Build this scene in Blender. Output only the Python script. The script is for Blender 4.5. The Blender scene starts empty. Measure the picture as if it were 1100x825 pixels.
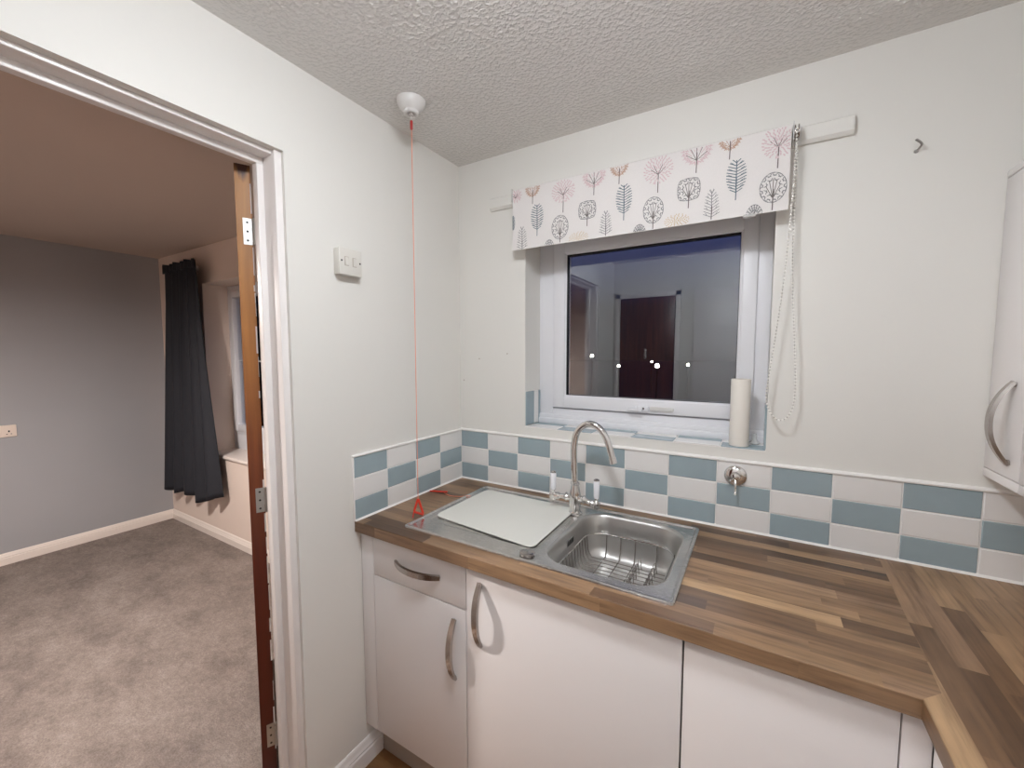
import bpy, bmesh, math, random
from mathutils import Vector, Matrix
random.seed(7)
sc = bpy.context.scene
COL = sc.collection
PI = math.pi

# ------------------------------------------------------------------ helpers
class MB:
    """collects shapes in world coordinates, then links them as ONE mesh object"""
    def __init__(s): s.v = []; s.f = []; s.m = []; s.sm = []
    def add(s, verts, faces, mi=0, smooth=False):
        o = len(s.v); s.v += [tuple(p) for p in verts]
        for f in faces: s.f.append([o+i for i in f]); s.m.append(mi); s.sm.append(smooth)
        return s
    def addbm(s, bm, mi=0, smooth=False):
        bm.verts.index_update()
        s.add([v.co[:] for v in bm.verts], [[v.index for v in f.verts] for f in bm.faces], mi, smooth); bm.free(); return s
    def box(s, x0, x1, y0, y1, z0, z1, bev=0, mi=0, seg=2):
        bm = bmesh.new(); bmesh.ops.create_cube(bm, size=1)
        for v in bm.verts:
            v.co = ((x0+x1)/2+v.co.x*(x1-x0), (y0+y1)/2+v.co.y*(y1-y0), (z0+z1)/2+v.co.z*(z1-z0))
        if bev: bmesh.ops.bevel(bm, geom=bm.edges[:], offset=bev, segments=seg, profile=.5, affect='EDGES')
        return s.addbm(bm, mi, bool(bev))
    def tube(s, pts, r, seg=12, closed=False, mi=0, caps=True):
        P = [Vector(p) for p in pts]; n = len(P); R = r if isinstance(r, (list, tuple)) else [r]*n
        T = []
        for i in range(n):
            a = P[(i-1) % n] if (closed or i > 0) else P[i]; b = P[(i+1) % n] if (closed or i < n-1) else P[i]
            t = (b-a); T.append(t.normalized() if t.length > 1e-9 else Vector((0, 0, 1)))
        up = Vector((0, 0, 1)) if abs(T[0].z) < .9 else Vector((1, 0, 0))
        N = (up - T[0]*up.dot(T[0])).normalized(); vs = []
        for i in range(n):
            N = (N - T[i]*N.dot(T[i])).normalized(); B = T[i].cross(N)
            for k in range(seg):
                a = 2*PI*k/seg; vs.append(P[i] + (N*math.cos(a)+B*math.sin(a))*R[i])
        fs = []
        for i in range(n if closed else n-1):
            j = (i+1) % n
            for k in range(seg):
                l = (k+1) % seg; fs.append([i*seg+k, i*seg+l, j*seg+l, j*seg+k])
        if caps and not closed: fs += [list(range(seg))[::-1], [(n-1)*seg+k for k in range(seg)]]
        return s.add(vs, fs, mi, True)
    def lathe(s, prof, c, axis=(0, 0, 1), seg=32, mi=0, smooth=True):
        """prof = [(radius, height along axis)]"""
        A = Vector(axis).normalized(); U = A.orthogonal().normalized(); W = A.cross(U); C = Vector(c); vs = []; fs = []
        for r, h in prof:
            for k in range(seg):
                a = 2*PI*k/seg; vs.append(C + A*h + (U*math.cos(a)+W*math.sin(a))*max(r, 1e-5))
        for i in range(len(prof)-1):
            for k in range(seg):
                l = (k+1) % seg; fs.append([i*seg+k, i*seg+l, (i+1)*seg+l, (i+1)*seg+k])
        if prof[0][0] > 1e-4: fs.append(list(range(seg))[::-1])
        if prof[-1][0] > 1e-4: fs.append([(len(prof)-1)*seg+k for k in range(seg)])
        return s.add(vs, fs, mi, smooth)
    def sweep(s, prof, a, b, nrm, up=(0, 0, 1), mi=0, smooth=False):
        """profile [(out, up)] swept straight from a to b; out along nrm"""
        n = Vector(nrm); u = Vector(up); vs = []
        for P in (Vector(a), Vector(b)):
            for o, h in prof: vs.append(P + n*o + u*h)
        k = len(prof); fs = [[i, (i+1) % k, k+(i+1) % k, k+i] for i in range(k)] + [list(range(k))[::-1], [k+i for i in range(k)]]
        return s.add(vs, fs, mi, smooth)
    def build(s, name, mats, parent=None, loc=None, fix=True, kind=None):
        base = Vector(WORLD[parent.name]) if parent is not None else Vector(loc or (0, 0, 0))
        me = bpy.data.meshes.new(name)
        me.from_pydata([tuple(Vector(p)-base) if loc is None or parent is not None else tuple(Vector(p)-base) for p in s.v], [], s.f)
        for m in (mats if isinstance(mats, (list, tuple)) else [mats]): me.materials.append(m)
        me.polygons.foreach_set('material_index', s.m); me.polygons.foreach_set('use_smooth', s.sm)
        if fix:
            bm = bmesh.new(); bm.from_mesh(me); bmesh.ops.recalc_face_normals(bm, faces=bm.faces[:]); bm.to_mesh(me); bm.free()
        me.update()
        o = bpy.data.objects.new(name, me); COL.objects.link(o)
        if parent is not None: o.parent = parent
        else: o.location = base
        WORLD[o.name] = tuple(base)
        if kind: o['kind'] = kind
        if any(s.sm): weighted(o)
        return o
WORLD = {}
def weighted(o):
    m = o.modifiers.new('auto_smooth', 'EDGE_SPLIT'); m.split_angle = math.radians(38)
def thing(name, label, cat, loc, group=None):
    o = bpy.data.objects.new(name, None); COL.objects.link(o); o.location = loc; o.empty_display_size = .05
    WORLD[o.name] = tuple(loc); return tag(o, label, cat, group)
def tag(o, label, cat, group=None):
    o['label'] = label; o['category'] = cat
    if group: o['group'] = group
    return o
def structure(o, label=None, cat=None):
    o['kind'] = 'structure'
    if label: o['label'] = label
    if cat: o['category'] = cat
    return o
def difference(o, cut_mb):
    cut = cut_mb.build('cutter', [])
    m = o.modifiers.new('cut', 'BOOLEAN'); m.operation = 'DIFFERENCE'; m.object = cut; m.solver = 'EXACT'
    bpy.context.view_layer.update()
    dg = bpy.context.evaluated_depsgraph_get()
    me = bpy.data.meshes.new_from_object(o.evaluated_get(dg))
    o.modifiers.clear(); o.data = me
    bpy.data.objects.remove(cut)
def rrect(x0, x1, y0, y1, r, n=8):
    pts = []
    for cx, cy, a0 in ((x1-r, y1-r, 0), (x0+r, y1-r, 90), (x0+r, y0+r, 180), (x1-r, y0+r, 270)):
        for i in range(n+1):
            a = math.radians(a0+90*i/n); pts.append((cx+r*math.cos(a), cy+r*math.sin(a)))
    return pts

# ------------------------------------------------------------------ materials
def new_mat(name):
    m = bpy.data.materials.new(name); m.use_nodes = True; nt = m.node_tree; nt.nodes.clear()
    out = nt.nodes.new('ShaderNodeOutputMaterial'); return m, nt, out
def lin(c):
    return tuple(((x/255)/12.92 if x/255 <= .04045 else ((x/255+.055)/1.055)**2.4) for x in c)+(1,)
class NG:
    def __init__(s, nt): s.nt = nt
    def n(s, t, **kw):
        nd = s.nt.nodes.new('ShaderNode'+t)
        for k, v in kw.items(): setattr(nd, k, v)
        return nd
    def l(s, a, b): s.nt.links.new(a, b)
    def val(s, x, inp):
        if hasattr(x, 'is_output') or hasattr(x, 'links'): s.l(x, inp)
        else: inp.default_value = x
    def math(s, op, a, b=0.0, c=None):
        nd = s.n('Math', operation=op); s.val(a, nd.inputs[0]); s.val(b, nd.inputs[1])
        if c is not None: s.val(c, nd.inputs[2])
        return nd.outputs[0]
    def xyz(s, v):
        nd = s.n('SeparateXYZ'); s.l(v, nd.inputs[0]); return nd.outputs
    def comb(s, x, y, z=0.0):
        nd = s.n('CombineXYZ')
        for i, q in enumerate((x, y, z)): s.val(q, nd.inputs[i])
        return nd.outputs[0]
    def ramp(s, fac, stops, interp='LINEAR'):
        nd = s.n('ValToRGB'); cr = nd.color_ramp; cr.interpolation = interp
        while len(cr.elements) < len(stops): cr.elements.new(.5)
        for e, (p, c) in zip(cr.elements, stops): e.position = p; e.color = c
        s.l(fac, nd.inputs[0]); return nd.outputs[0]
    def noise(s, vec, scale, detail=3, rough=.55):
        nd = s.n('TexNoise'); s.l(vec, nd.inputs['Vector']); nd.inputs['Scale'].default_value = scale
        nd.inputs['Detail'].default_value = detail; nd.inputs['Roughness'].default_value = rough; return nd.outputs[0]
    def mix(s, fac, a, b, mode='MIX'):
        nd = s.n('Mix', data_type='RGBA', blend_type=mode); s.val(fac, nd.inputs[0]); s.val(a, nd.inputs[6]); s.val(b, nd.inputs[7]); return nd.outputs[2]
    def bump(s, h, strength, dist):
        nd = s.n('Bump'); nd.inputs['Strength'].default_value = strength; nd.inputs['Distance'].default_value = dist; s.l(h, nd.inputs['Height']); return nd.outputs[0]
def pbr(name, col, rough=.5, metal=0, spec=.5, noise=None, bump=None, coat=0):
    """noise=(scale, amount): slight tone variation; bump=(scale, strength, distance)"""
    m, nt, out = new_mat(name); g = NG(nt); b = g.n('BsdfPrincipled'); g.l(b.outputs[0], out.inputs[0])
    c = lin(col) if max(col) > 1 else tuple(col)+(1,)
    b.inputs['Base Color'].default_value = c; b.inputs['Roughness'].default_value = rough; b.inputs['Metallic'].default_value = metal
    b.inputs['Specular IOR Level'].default_value = spec; b.inputs['Coat Weight'].default_value = coat
    tc = g.n('TexCoord').outputs['Object']
    if noise:
        f = g.noise(tc, noise[0], 3); k = noise[1]
        g.l(g.ramp(f, [(.3, tuple(x*(1-k) for x in c[:3])+(1,)), (.7, tuple(min(1, x*(1+k)) for x in c[:3])+(1,))]), b.inputs['Base Color'])
    if bump: g.l(g.bump(g.noise(tc, bump[0], 2), bump[1], bump[2]), b.inputs['Normal'])
    return m
M = {}
M['wall'] = pbr('wall_paint', (225, 223, 218), .55, noise=(1.3, .012), bump=(60, .08, .002))
M['wall2'] = pbr('cream_wall_paint', (224, 208, 197), .6, noise=(1.5, .015), bump=(60, .06, .002))
M['grey_wall'] = pbr('grey_feature_paint', (160, 160, 163), .6, noise=(1.2, .03), bump=(50, .06, .002))
M['gloss_white'] = pbr('white_gloss_paint', (232, 228, 226), .28, noise=(9, .01))
M['skirting'] = pbr('skirting_gloss', (232, 222, 214), .3)
M['upvc'] = pbr('white_upvc', (228, 228, 232), .38)
M['gasket'] = pbr('black_gasket', (22, 22, 24), .6)
M['cab'] = pbr('white_cabinet_laminate', (227, 223, 222), .33, noise=(4, .006))
M['carcass'] = pbr('cabinet_carcass', (214, 207, 202), .5)
M['gap'] = pbr('gap_shade', (96, 90, 86), .8)  # dark tone standing in for the shade inside door gaps
M['plinth'] = pbr('plinth_laminate', (176, 163, 152), .5)
M['tile_blue'] = pbr('blue_grey_glazed_tile', (152, 168, 174), .16, noise=(14, .03), bump=(14, .10, .004))
M['tile_white'] = pbr('white_glazed_tile', (230, 228, 226), .16, noise=(14, .01), bump=(14, .10, .004))
M['grout'] = pbr('white_grout', (236, 233, 230), .7)
M['chrome'] = pbr('chrome', (.78, .77, .76), .07, 1)
M['nickel'] = pbr('brushed_nickel', (.46, .43, .41), .26, 1)
M['ceramic'] = pbr('white_ceramic', (240, 241, 246), .12)
M['plastic'] = pbr('white_plastic', (214, 212, 210), .35)
M['switch'] = pbr('switch_plastic', (216, 213, 206), .35)
M['dark'] = pbr('dark_hole', (35, 33, 32), .6)
M['red'] = pbr('red_plastic', (205, 52, 30), .4)
M['red_dark'] = pbr('red_ferrule', (170, 35, 35), .4)
M['cord'] = pbr('orange_cord', (236, 146, 116), .7)
M['fabric'] = pbr('blind_fabric', (224, 220, 218), .85, noise=(300, .015))
M['p_grey'] = pbr('print_grey', (128, 128, 130), .85)
M['p_blue'] = pbr('print_blue_grey', (98, 114, 124), .85)
M['p_pink'] = pbr('print_pink', (212, 186, 190), .85)
M['p_rust'] = pbr('print_rust', (188, 156, 138), .85)
M['p_ochre'] = pbr('print_ochre', (200, 170, 116), .85)
M['p_stem'] = pbr('print_stem', (112, 104, 102), .85)
M['bead'] = pbr('white_bead', (236, 234, 228), .3)
M['paper'] = pbr('kitchen_paper', (234, 229, 221), .9, bump=(220, .25, .001))
M['board'] = pbr('white_worktop_saver', (224, 223, 216), .25, bump=(70, .12, .001))
M['board_edge'] = pbr('board_edge', (118, 118, 112), .4)
M['curtain'] = pbr('navy_curtain', (25, 27, 35), .75, noise=(90, .05))
M['brown_door'] = None
M['socket'] = pbr('socket_plastic', (226, 212, 200), .4)
M['galv'] = pbr('hinge_steel', (.52, .52, .50), .45, 1)
M['hook'] = pbr('dull_steel_hook', (.38, .37, .36), .35, 1)
M['soil'] = pbr('dark_lawn', (12, 15, 10), .9, noise=(3, .3))
M['post'] = pbr('garden_light_post', (30, 30, 32), .5)
def steel(name, rough, brushed):
    m, nt, out = new_mat(name); g = NG(nt); b = g.n('BsdfPrincipled'); g.l(b.outputs[0], out.inputs[0])
    b.inputs['Base Color'].default_value = (.60, .59, .575, 1); b.inputs['Metallic'].default_value = 1
    tc = g.n('TexCoord').outputs['Object']; mp = g.n('Mapping'); g.l(tc, mp.inputs[0]); mp.inputs['Scale'].default_value = brushed
    f = g.noise(mp.outputs[0], 40, 2)
    g.l(g.math('MULTIPLY_ADD', f, .10, rough-.05), b.inputs['Roughness']); g.l(g.bump(f, .005, .001), b.inputs['Normal'])
    return m
M['steel'] = steel('sink_steel', .26, (1, 12, 1))
M['bowl'] = steel('sink_bowl_steel', .34, (3, 3, 3))
def ceiling_mat():
    m, nt, out = new_mat('stippled_ceiling_paint'); g = NG(nt); b = g.n('BsdfPrincipled'); g.l(b.outputs[0], out.inputs[0])
    b.inputs['Base Color'].default_value = lin((214, 211, 208)); b.inputs['Roughness'].default_value = .5; b.inputs['Specular IOR Level'].default_value = .4
    tc = g.n('TexCoord').outputs['Object']
    n1 = g.noise(tc, 92, 1.5, .5); h = g.ramp(n1, [(.44, (0, 0, 0, 1)), (.70, (1, 1, 1, 1))])
    x, y, z = g.xyz(tc)
    e = g.math('MINIMUM', x, g.math('MULTIPLY', y, -1.0)); e = g.math('MULTIPLY', e, 9.0); e = g.math('MINIMUM', g.math('MAXIMUM', g.math('SUBTRACT', e, .25), 0.06), 1.0)
    hh = g.math('MULTIPLY', h, e); g.l(g.bump(hh, .45, .004), b.inputs['Normal'])
    b.inputs['Coat Weight'].default_value = 1.0; b.inputs['Coat Roughness'].default_value = .14; b.inputs['Coat IOR'].default_value = 1.7; g.l(g.bump(hh, 1.0, .020), b.inputs['Coat Normal']); return m
M['ceiling'] = ceiling_mat()
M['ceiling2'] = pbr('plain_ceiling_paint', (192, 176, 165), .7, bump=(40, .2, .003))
def wood_staves(name, axis):
    m, nt, out = new_mat(name); g = NG(nt); b = g.n('BsdfPrincipled'); g.l(b.outputs[0], out.inputs[0])
    x, y, z = g.xyz(g.n('TexCoord').outputs['Object'])
    u, v = (x, g.math('ADD', y, z)) if axis == 'x' else (y, g.math('ADD', x, z))
    v = g.math('ADD', v, -.0055 if axis == 'x' else -.0135)
    row = g.math('FLOOR', g.math('DIVIDE', v, .0405))
    wn = g.n('TexWhiteNoise', noise_dimensions='1D'); g.l(row, wn.inputs['W']); r1 = wn.outputs[0]
    L = g.math('MULTIPLY_ADD', r1, .16, .26)
    seg = g.math('FLOOR', g.math('ADD', g.math('DIVIDE', u, L), g.math('MULTIPLY', r1, 17.3)))
    wn2 = g.n('TexWhiteNoise', noise_dimensions='2D'); g.l(g.comb(g.math('MULTIPLY', row, 3.7), g.math('MULTIPLY', seg, 5.3)), wn2.inputs['Vector']); r2 = wn2.outputs[0]
    base = g.ramp(r2, [(0, lin((82, 61, 45))), (.18, lin((116, 89, 66))), (.42, lin((148, 118, 88))), (.66, lin((136, 108, 84))), (.88, lin((162, 131, 100))), (1, lin((176, 145, 110)))])
    gv = g.comb(g.math('MULTIPLY', u, 5.0), g.math('MULTIPLY', v, 75.0), g.math('MULTIPLY', r2, 40.0))
    grain = g.noise(gv, 1.0, 4, .6)
    gr = g.ramp(grain, [(.25, (.50, .47, .45, 1)), (.5, (.98, .98, .98, 1)), (.75, (1.20, 1.18, 1.14, 1))])
    fig = g.noise(g.comb(g.math('MULTIPLY', u, 9.0), g.math('MULTIPLY', v, 26.0), g.math('MULTIPLY', r2, 90.0)), 1.0, 2)
    fg = g.ramp(fig, [(.3, (.86, .85, .84, 1)), (.7, (1.08, 1.08, 1.07, 1))])
    g.l(g.mix(1.0, g.mix(1.0, base, gr, 'MULTIPLY'), fg, 'MULTIPLY'), b.inputs['Base Color'])
    b.inputs['Roughness'].default_value = .33; b.inputs['Specular IOR Level'].default_value = .45
    g.l(g.bump(grain, .05, .001), b.inputs['Normal']); return m
M['wood_x'] = wood_staves('walnut_block_left_run', 'x')
M['wood_y'] = wood_staves('walnut_block_right_run', 'y')
def door_wood(name, dark, light):
    m, nt, out = new_mat(name); g = NG(nt); b = g.n('BsdfPrincipled'); g.l(b.outputs[0], out.inputs[0])
    x, y, z = g.xyz(g.n('TexCoord').outputs['Object'])
    f = g.noise(g.comb(g.math('MULTIPLY', x, 40.0), g.math('MULTIPLY', y, 40.0), g.math('MULTIPLY', z, 2.2)), 1.0, 4)
    g.l(g.ramp(f, [(.3, lin(dark)), (.7, lin(light))]), b.inputs['Base Color']); b.inputs['Roughness'].default_value = .32; return m
M['brown_door'] = door_wood('dark_mahogany_door', (58, 26, 16), (100, 50, 30))
def edge_wood():
    # varnished lipping: honey coloured towards the top, red-brown lower down, dark at the very top
    m, nt, out = new_mat('varnished_door_edge'); g = NG(nt); b = g.n('BsdfPrincipled'); g.l(b.outputs[0], out.inputs[0])
    x, y, z = g.xyz(g.n('TexCoord').outputs['Object'])
    f = g.noise(g.comb(g.math('MULTIPLY', x, 60.0), g.math('MULTIPLY', y, 60.0), g.math('MULTIPLY', z, 3.0)), 1.0, 4)
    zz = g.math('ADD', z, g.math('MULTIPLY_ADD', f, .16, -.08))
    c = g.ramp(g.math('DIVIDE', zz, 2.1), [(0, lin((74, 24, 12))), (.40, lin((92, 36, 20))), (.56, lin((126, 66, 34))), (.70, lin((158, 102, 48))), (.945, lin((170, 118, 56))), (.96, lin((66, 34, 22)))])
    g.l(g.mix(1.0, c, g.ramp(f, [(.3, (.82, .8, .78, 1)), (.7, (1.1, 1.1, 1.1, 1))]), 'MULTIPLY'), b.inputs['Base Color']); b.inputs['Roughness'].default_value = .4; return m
M['edge'] = edge_wood()
def carpet():
    m, nt, out = new_mat('taupe_carpet'); g = NG(nt); b = g.n('BsdfPrincipled'); g.l(b.outputs[0], out.inputs[0])
    tc = g.n('TexCoord').outputs['Object']
    mp = g.n('Mapping'); g.l(tc, mp.inputs[0]); mp.inputs['Scale'].default_value = (1, 1.6, 1); mp.inputs['Rotation'].default_value = (0, 0, .5)
    a = g.noise(mp.outputs[0], 3.2, 8, .74); f = g.noise(tc, 170, 3, .7); k = g.noise(tc, 45, 3, .65)
    c = g.ramp(a, [(.32, lin((118, 108, 103))), (.5, lin((142, 131, 124))), (.68, lin((158, 147, 140)))])
    c = g.mix(1.0, c, g.ramp(f, [(.3, (.72, .72, .72, 1)), (.7, (1.2, 1.2, 1.2, 1))]), 'MULTIPLY')
    c = g.mix(1.0, c, g.ramp(k, [(.3, (.84, .83, .83, 1)), (.7, (1.12, 1.12, 1.12, 1))]), 'MULTIPLY')
    g.l(c, b.inputs['Base Color']); b.inputs['Roughness'].default_value = 1; b.inputs['Specular IOR Level'].default_value = .05
    g.l(g.bump(g.math('ADD', f, k), .6, .008), b.inputs['Normal']); return m
M['carpet'] = carpet()
def vinyl():
    m, nt, out = new_mat('brown_plank_vinyl'); g = NG(nt); b = g.n('BsdfPrincipled'); g.l(b.outputs[0], out.inputs[0])
    x, y, z = g.xyz(g.n('TexCoord').outputs['Object'])
    row = g.math('FLOOR', g.math('DIVIDE', y, .12)); wn = g.n('TexWhiteNoise', noise_dimensions='1D'); g.l(row, wn.inputs['W'])
    f = g.noise(g.comb(g.math('MULTIPLY', x, 4.0), g.math('MULTIPLY', y, 40.0), wn.outputs[0]), 1.0, 4)
    g.l(g.mix(.35, g.ramp(f, [(.3, lin((92, 62, 36))), (.7, lin((150, 108, 66)))]), g.ramp(wn.outputs[0], [(0, lin((86, 56, 34))), (1, lin((150, 110, 70)))])), b.inputs['Base Color'])
    b.inputs['Roughness'].default_value = .4; return m
M['vinyl'] = vinyl()
def glass_mat(name, f0):
    m, nt, out = new_mat(name); g = NG(nt)
    t = g.n('BsdfTransparent'); t.inputs[0].default_value = (.86, .88, .90, 1)
    s = g.n('BsdfGlossy'); s.inputs['Roughness'].default_value = .004; s.inputs[0].default_value = (.92, .96, 1, 1)
    lw = g.n('LayerWeight'); lw.inputs[0].default_value = .5
    fac = g.math('MULTIPLY_ADD', g.math('POWER', lw.outputs['Facing'], 4.0), .7, f0)
    mx = g.n('MixShader'); g.l(fac, mx.inputs[0]); g.l(t.outputs[0], mx.inputs[1]); g.l(s.outputs[0], mx.inputs[2]); g.l(mx.outputs[0], out.inputs[0]); return m
M['glass'] = glass_mat('double_glazing', .24)
M['glass_dark'] = glass_mat('night_glazing', .06)
def clear_mat():
    m, nt, out = new_mat('clear_glass_back'); g = NG(nt); t = g.n('BsdfTransparent'); g.l(t.outputs[0], out.inputs[0]); return m
M['clear'] = clear_mat()
def clear_plastic():
    m, nt, out = new_mat('clear_plastic'); g = NG(nt); t = g.n('BsdfTransparent'); s = g.n('BsdfPrincipled'); s.inputs['Base Color'].default_value = (.8, .8, .78, 1); s.inputs['Roughness'].default_value = .2
    mx = g.n('MixShader'); mx.inputs[0].default_value = .45; g.l(t.outputs[0], mx.inputs[1]); g.l(s.outputs[0], mx.inputs[2]); g.l(mx.outputs[0], out.inputs[0]); return m
M['clear_plastic'] = clear_plastic()
def emit(name, col, st):
    m, nt, out = new_mat(name); g = NG(nt); e = g.n('Emission'); e.inputs[0].default_value = tuple(col)+(1,); e.inputs[1].default_value = st; g.l(e.outputs[0], out.inputs[0]); return m
M['lamp'] = emit('lit_lamp_glass', (.945, .985, 1.03), 80)
M['fill_glow'] = emit('added_fill_glow', (.945, .985, 1.03), 19)  # glow of the added fill light
M['bulb'] = emit('warm_bulb_glow', (1, .92, .87), 1750)
M['shade'] = pbr('dark_pendant_metal', (60, 56, 54), .5)
M['garden'] = emit('garden_lamp_glow', (1, .93, .78), 30)

# ------------------------------------------------------------------ dimensions (metres)
H = 2.315          # ceiling
WT = .91           # worktop height
XR = 2.04          # right wall
YB = -2.04         # back wall
OP0, OP1, OPZ = -1.62, -.80, 2.059     # doorway in the left wall
WX0, WX1, WZ0, WZ1 = .341, 1.207, 1.176, 2.03   # window opening
XG = -3.35         # grey wall
YF = .05           # facade plane of the room beyond
LX0, LX1, LZ0, LZ1 = -2.575, -1.35, .70, 2.035   # its window opening

# ------------------------------------------------------------------ room shell
b = MB()
b.box(-.10, 0, OP1, 0, 0, H); b.box(-.10, 0, YB-.1, OP0, 0, H); b.box(-.10, 0, OP0, OP1, OPZ, H)
structure(b.build('wall_left', M['wall']), 'white painted wall with the open doorway and switch', 'wall')
b = MB()
b.box(0, WX0, 0, .30, 0, H); b.box(WX1, XR, 0, .30, 0, H); b.box(WX0, WX1, 0, .30, 0, WZ0); b.box(WX0, WX1, 0, .30, WZ1, H)
structure(b.build('wall_front', M['wall']), 'white painted wall around the small kitchen window', 'wall')
structure(MB().box(XR, XR+.1, YB-.1, .30, 0, H).build('wall_right', M['wall']))
structure(MB().box(0, XR, YB-.1, YB, 0, H).build('wall_back', M['wall']))
structure(MB().box(-.0, XR+.1, YB-.1, .30, H, H+.08).build('ceiling', M['ceiling']), 'grey white stippled ceiling with glossy bumps', 'ceiling')
structure(MB().box(-.10, XR+.1, YB-.1, .30, -.08, 0).build('floor', M['vinyl']), 'brown wood effect kitchen floor', 'floor')
# room beyond the doorway
structure(MB().box(XG-.1, XG, -3.4, .40, 0, H).build('wall_far_left', M['grey_wall']), 'grey painted feature wall beyond the doorway', 'wall')
b = MB()
b.box(XG, LX0, YF, .40, 0, H); b.box(LX1, -.10, YF, .40, 0, H); b.box(LX0, LX1, YF, .40, 0, LZ0); b.box(LX0, LX1, YF, .40, LZ1, H)
structure(b.build('wall_far_front', M['wall2']), 'pale cream wall behind the navy curtain', 'wall')
structure(MB().box(XG-.1, -.10, -3.5, -3.4, 0, H).build('wall_far_back', M['wall2']))
structure(MB().box(-.10, 0, -3.5, YB-.1, 0, H).build('wall_far_right', M['wall2']))
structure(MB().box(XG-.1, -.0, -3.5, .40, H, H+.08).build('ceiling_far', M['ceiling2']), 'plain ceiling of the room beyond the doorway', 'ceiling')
structure(MB().box(XG-.1, -.10, -3.5, .40, -.08, 0).build('floor_far', M['carpet']), 'taupe carpet in the room beyond the doorway', 'floor')
# skirting boards: a torus profile (out, up)
SK = [(0, 0), (.016, 0), (.016, .052), (.012, .058), (.014, .064), (.010, .072), (.007, .084), (.003, .090), (0, .090)]
SK1 = [(o, h*1.03) for o, h in SK]; SK2 = [(o, h*.90) for o, h in SK]
structure(MB().sweep(SK1, (0, OP1+.004, 0), (0, -.512, 0), (1, 0, 0)).build('baseboard_left', M['gloss_white']), 'white moulded skirting beside the base units', 'skirting')
structure(MB().sweep(SK2, (XG, -3.4, 0), (XG, YF, 0), (1, 0, 0)).build('baseboard_far_left', M['skirting']), 'white skirting along the grey wall', 'skirting')
structure(MB().sweep(SK2, (XG, YF, 0), (-.10, YF, 0), (0, -1, 0)).build('baseboard_far_front', M['skirting']), 'white skirting under the curtain', 'skirting')
# door lining with stop, set a little inside the plaster edge
b = MB()
for ya, yb, sgn in ((OP1-.020, OP1+.001, -1), (OP0-.001, OP0+.020, 1)):
    b.box(-.114, -.012, ya, yb, 0, OPZ, .002)
    if sgn < 0: b.box(-.095, -.070, ya-.018, ya+.001, 0, OPZ-.0295, .002)
    else: b.box(-.095, -.070, yb-.001, yb+.018, 0, OPZ-.0295, .002)
b.box(-.114, -.024, OP0, OP1, OPZ-.012, OPZ+.001, .002)
b.box(-.095, -.070, OP0+.019, OP1-.019, OPZ-.030, OPZ-.011, .002)
structure(b.build('trim_1', M['gloss_white']), 'white glossy door lining with a stop bead', 'door frame')
# far-side architrave
b = MB(); b.box(-.116, -.100, OP1-.005, OP1+.05, 0, OPZ+.05, .003); b.box(-.116, -.100, OP0-.05, OP0+.005, 0, OPZ+.05, .003); b.box(-.116, -.100, OP0-.05, OP1+.05, OPZ, OPZ+.05, .003)
structure(b.build('trim_2', M['gloss_white']))
structure(MB().sweep([(0,0),(.1,0),(.1,.004),(.05,.008),(0,.004)], (-.10, OP0, 0), (-.10, OP1, 0), (1, 0, 0)).build('trim_3', M['nickel']), 'metal threshold strip in the doorway', 'threshold strip')

# open door: leaf points straight away from the kitchen, so its worn hinge edge shows
hinge = Vector((-.123, -.8285, 0)); d = Vector((hinge.x-1.176, hinge.y+1.5055, 0)).normalized(); d = Vector((d.x*math.cos(.012)-d.y*math.sin(.012), d.x*math.sin(.012)+d.y*math.cos(.012), 0)); nrm = Vector((-d.y, d.x, 0)); nrm = nrm if nrm.y < 0 else -nrm
TH = .040
def leafpt(t, n, z): p = hinge + d*t + nrm*n; return (p.x, p.y, z)
def leafbox(mb, t0, t1, n0, n1, z0, z1, mi=0):
    vs = [leafpt(t, n, z) for z in (z0, z1) for t, n in ((t0, n0), (t1, n0), (t1, n1), (t0, n1))]
    return mb.add(vs, [[3,2,1,0],[4,5,6,7],[0,1,5,4],[1,2,6,5],[2,3,7,6],[3,0,4,7]], mi)
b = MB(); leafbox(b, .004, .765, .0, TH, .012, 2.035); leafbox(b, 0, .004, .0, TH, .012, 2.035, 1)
# chipped white paint along the hinge arris
rnd = random.Random(3); z = .02
while z < 2.0:
    h = rnd.uniform(.015, .09); w = rnd.uniform(.0012, .0042)
    if rnd.random() < .8: leafbox(b, -.0006, .002, 0, w, z, min(z+h, 2.0), 2)
    z += h+rnd.uniform(0, .03)
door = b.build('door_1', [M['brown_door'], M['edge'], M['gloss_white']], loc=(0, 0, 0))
structure(door, 'open brown wooden door seen along its chipped hinge edge', 'door')
for zc in (1.845, 1.035, .26):
    b = MB(); leafbox(b, -.0016, .001, .001, .024, zc-.038, zc+.038)
    for k in range(5): b.lathe([(.0055, zc-.038+k*.0155), (.0055, zc-.038+k*.0155+.0145)], leafpt(-.006, -.005, 0), seg=12)
    leafbox(b, -.010, -.004, -.018, -.004, zc-.038, zc+.038)
    for k in (-.026, 0, .026): b.lathe([(.0032, 0), (.0028, .0009)], leafpt(-.0018, .013, zc+k), axis=-d, seg=10, mi=1)
    h = b.build('hinge', [M['galv'], M['dark']], door)
    h['label'] = 'steel butt hinge on the door edge'

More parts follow.
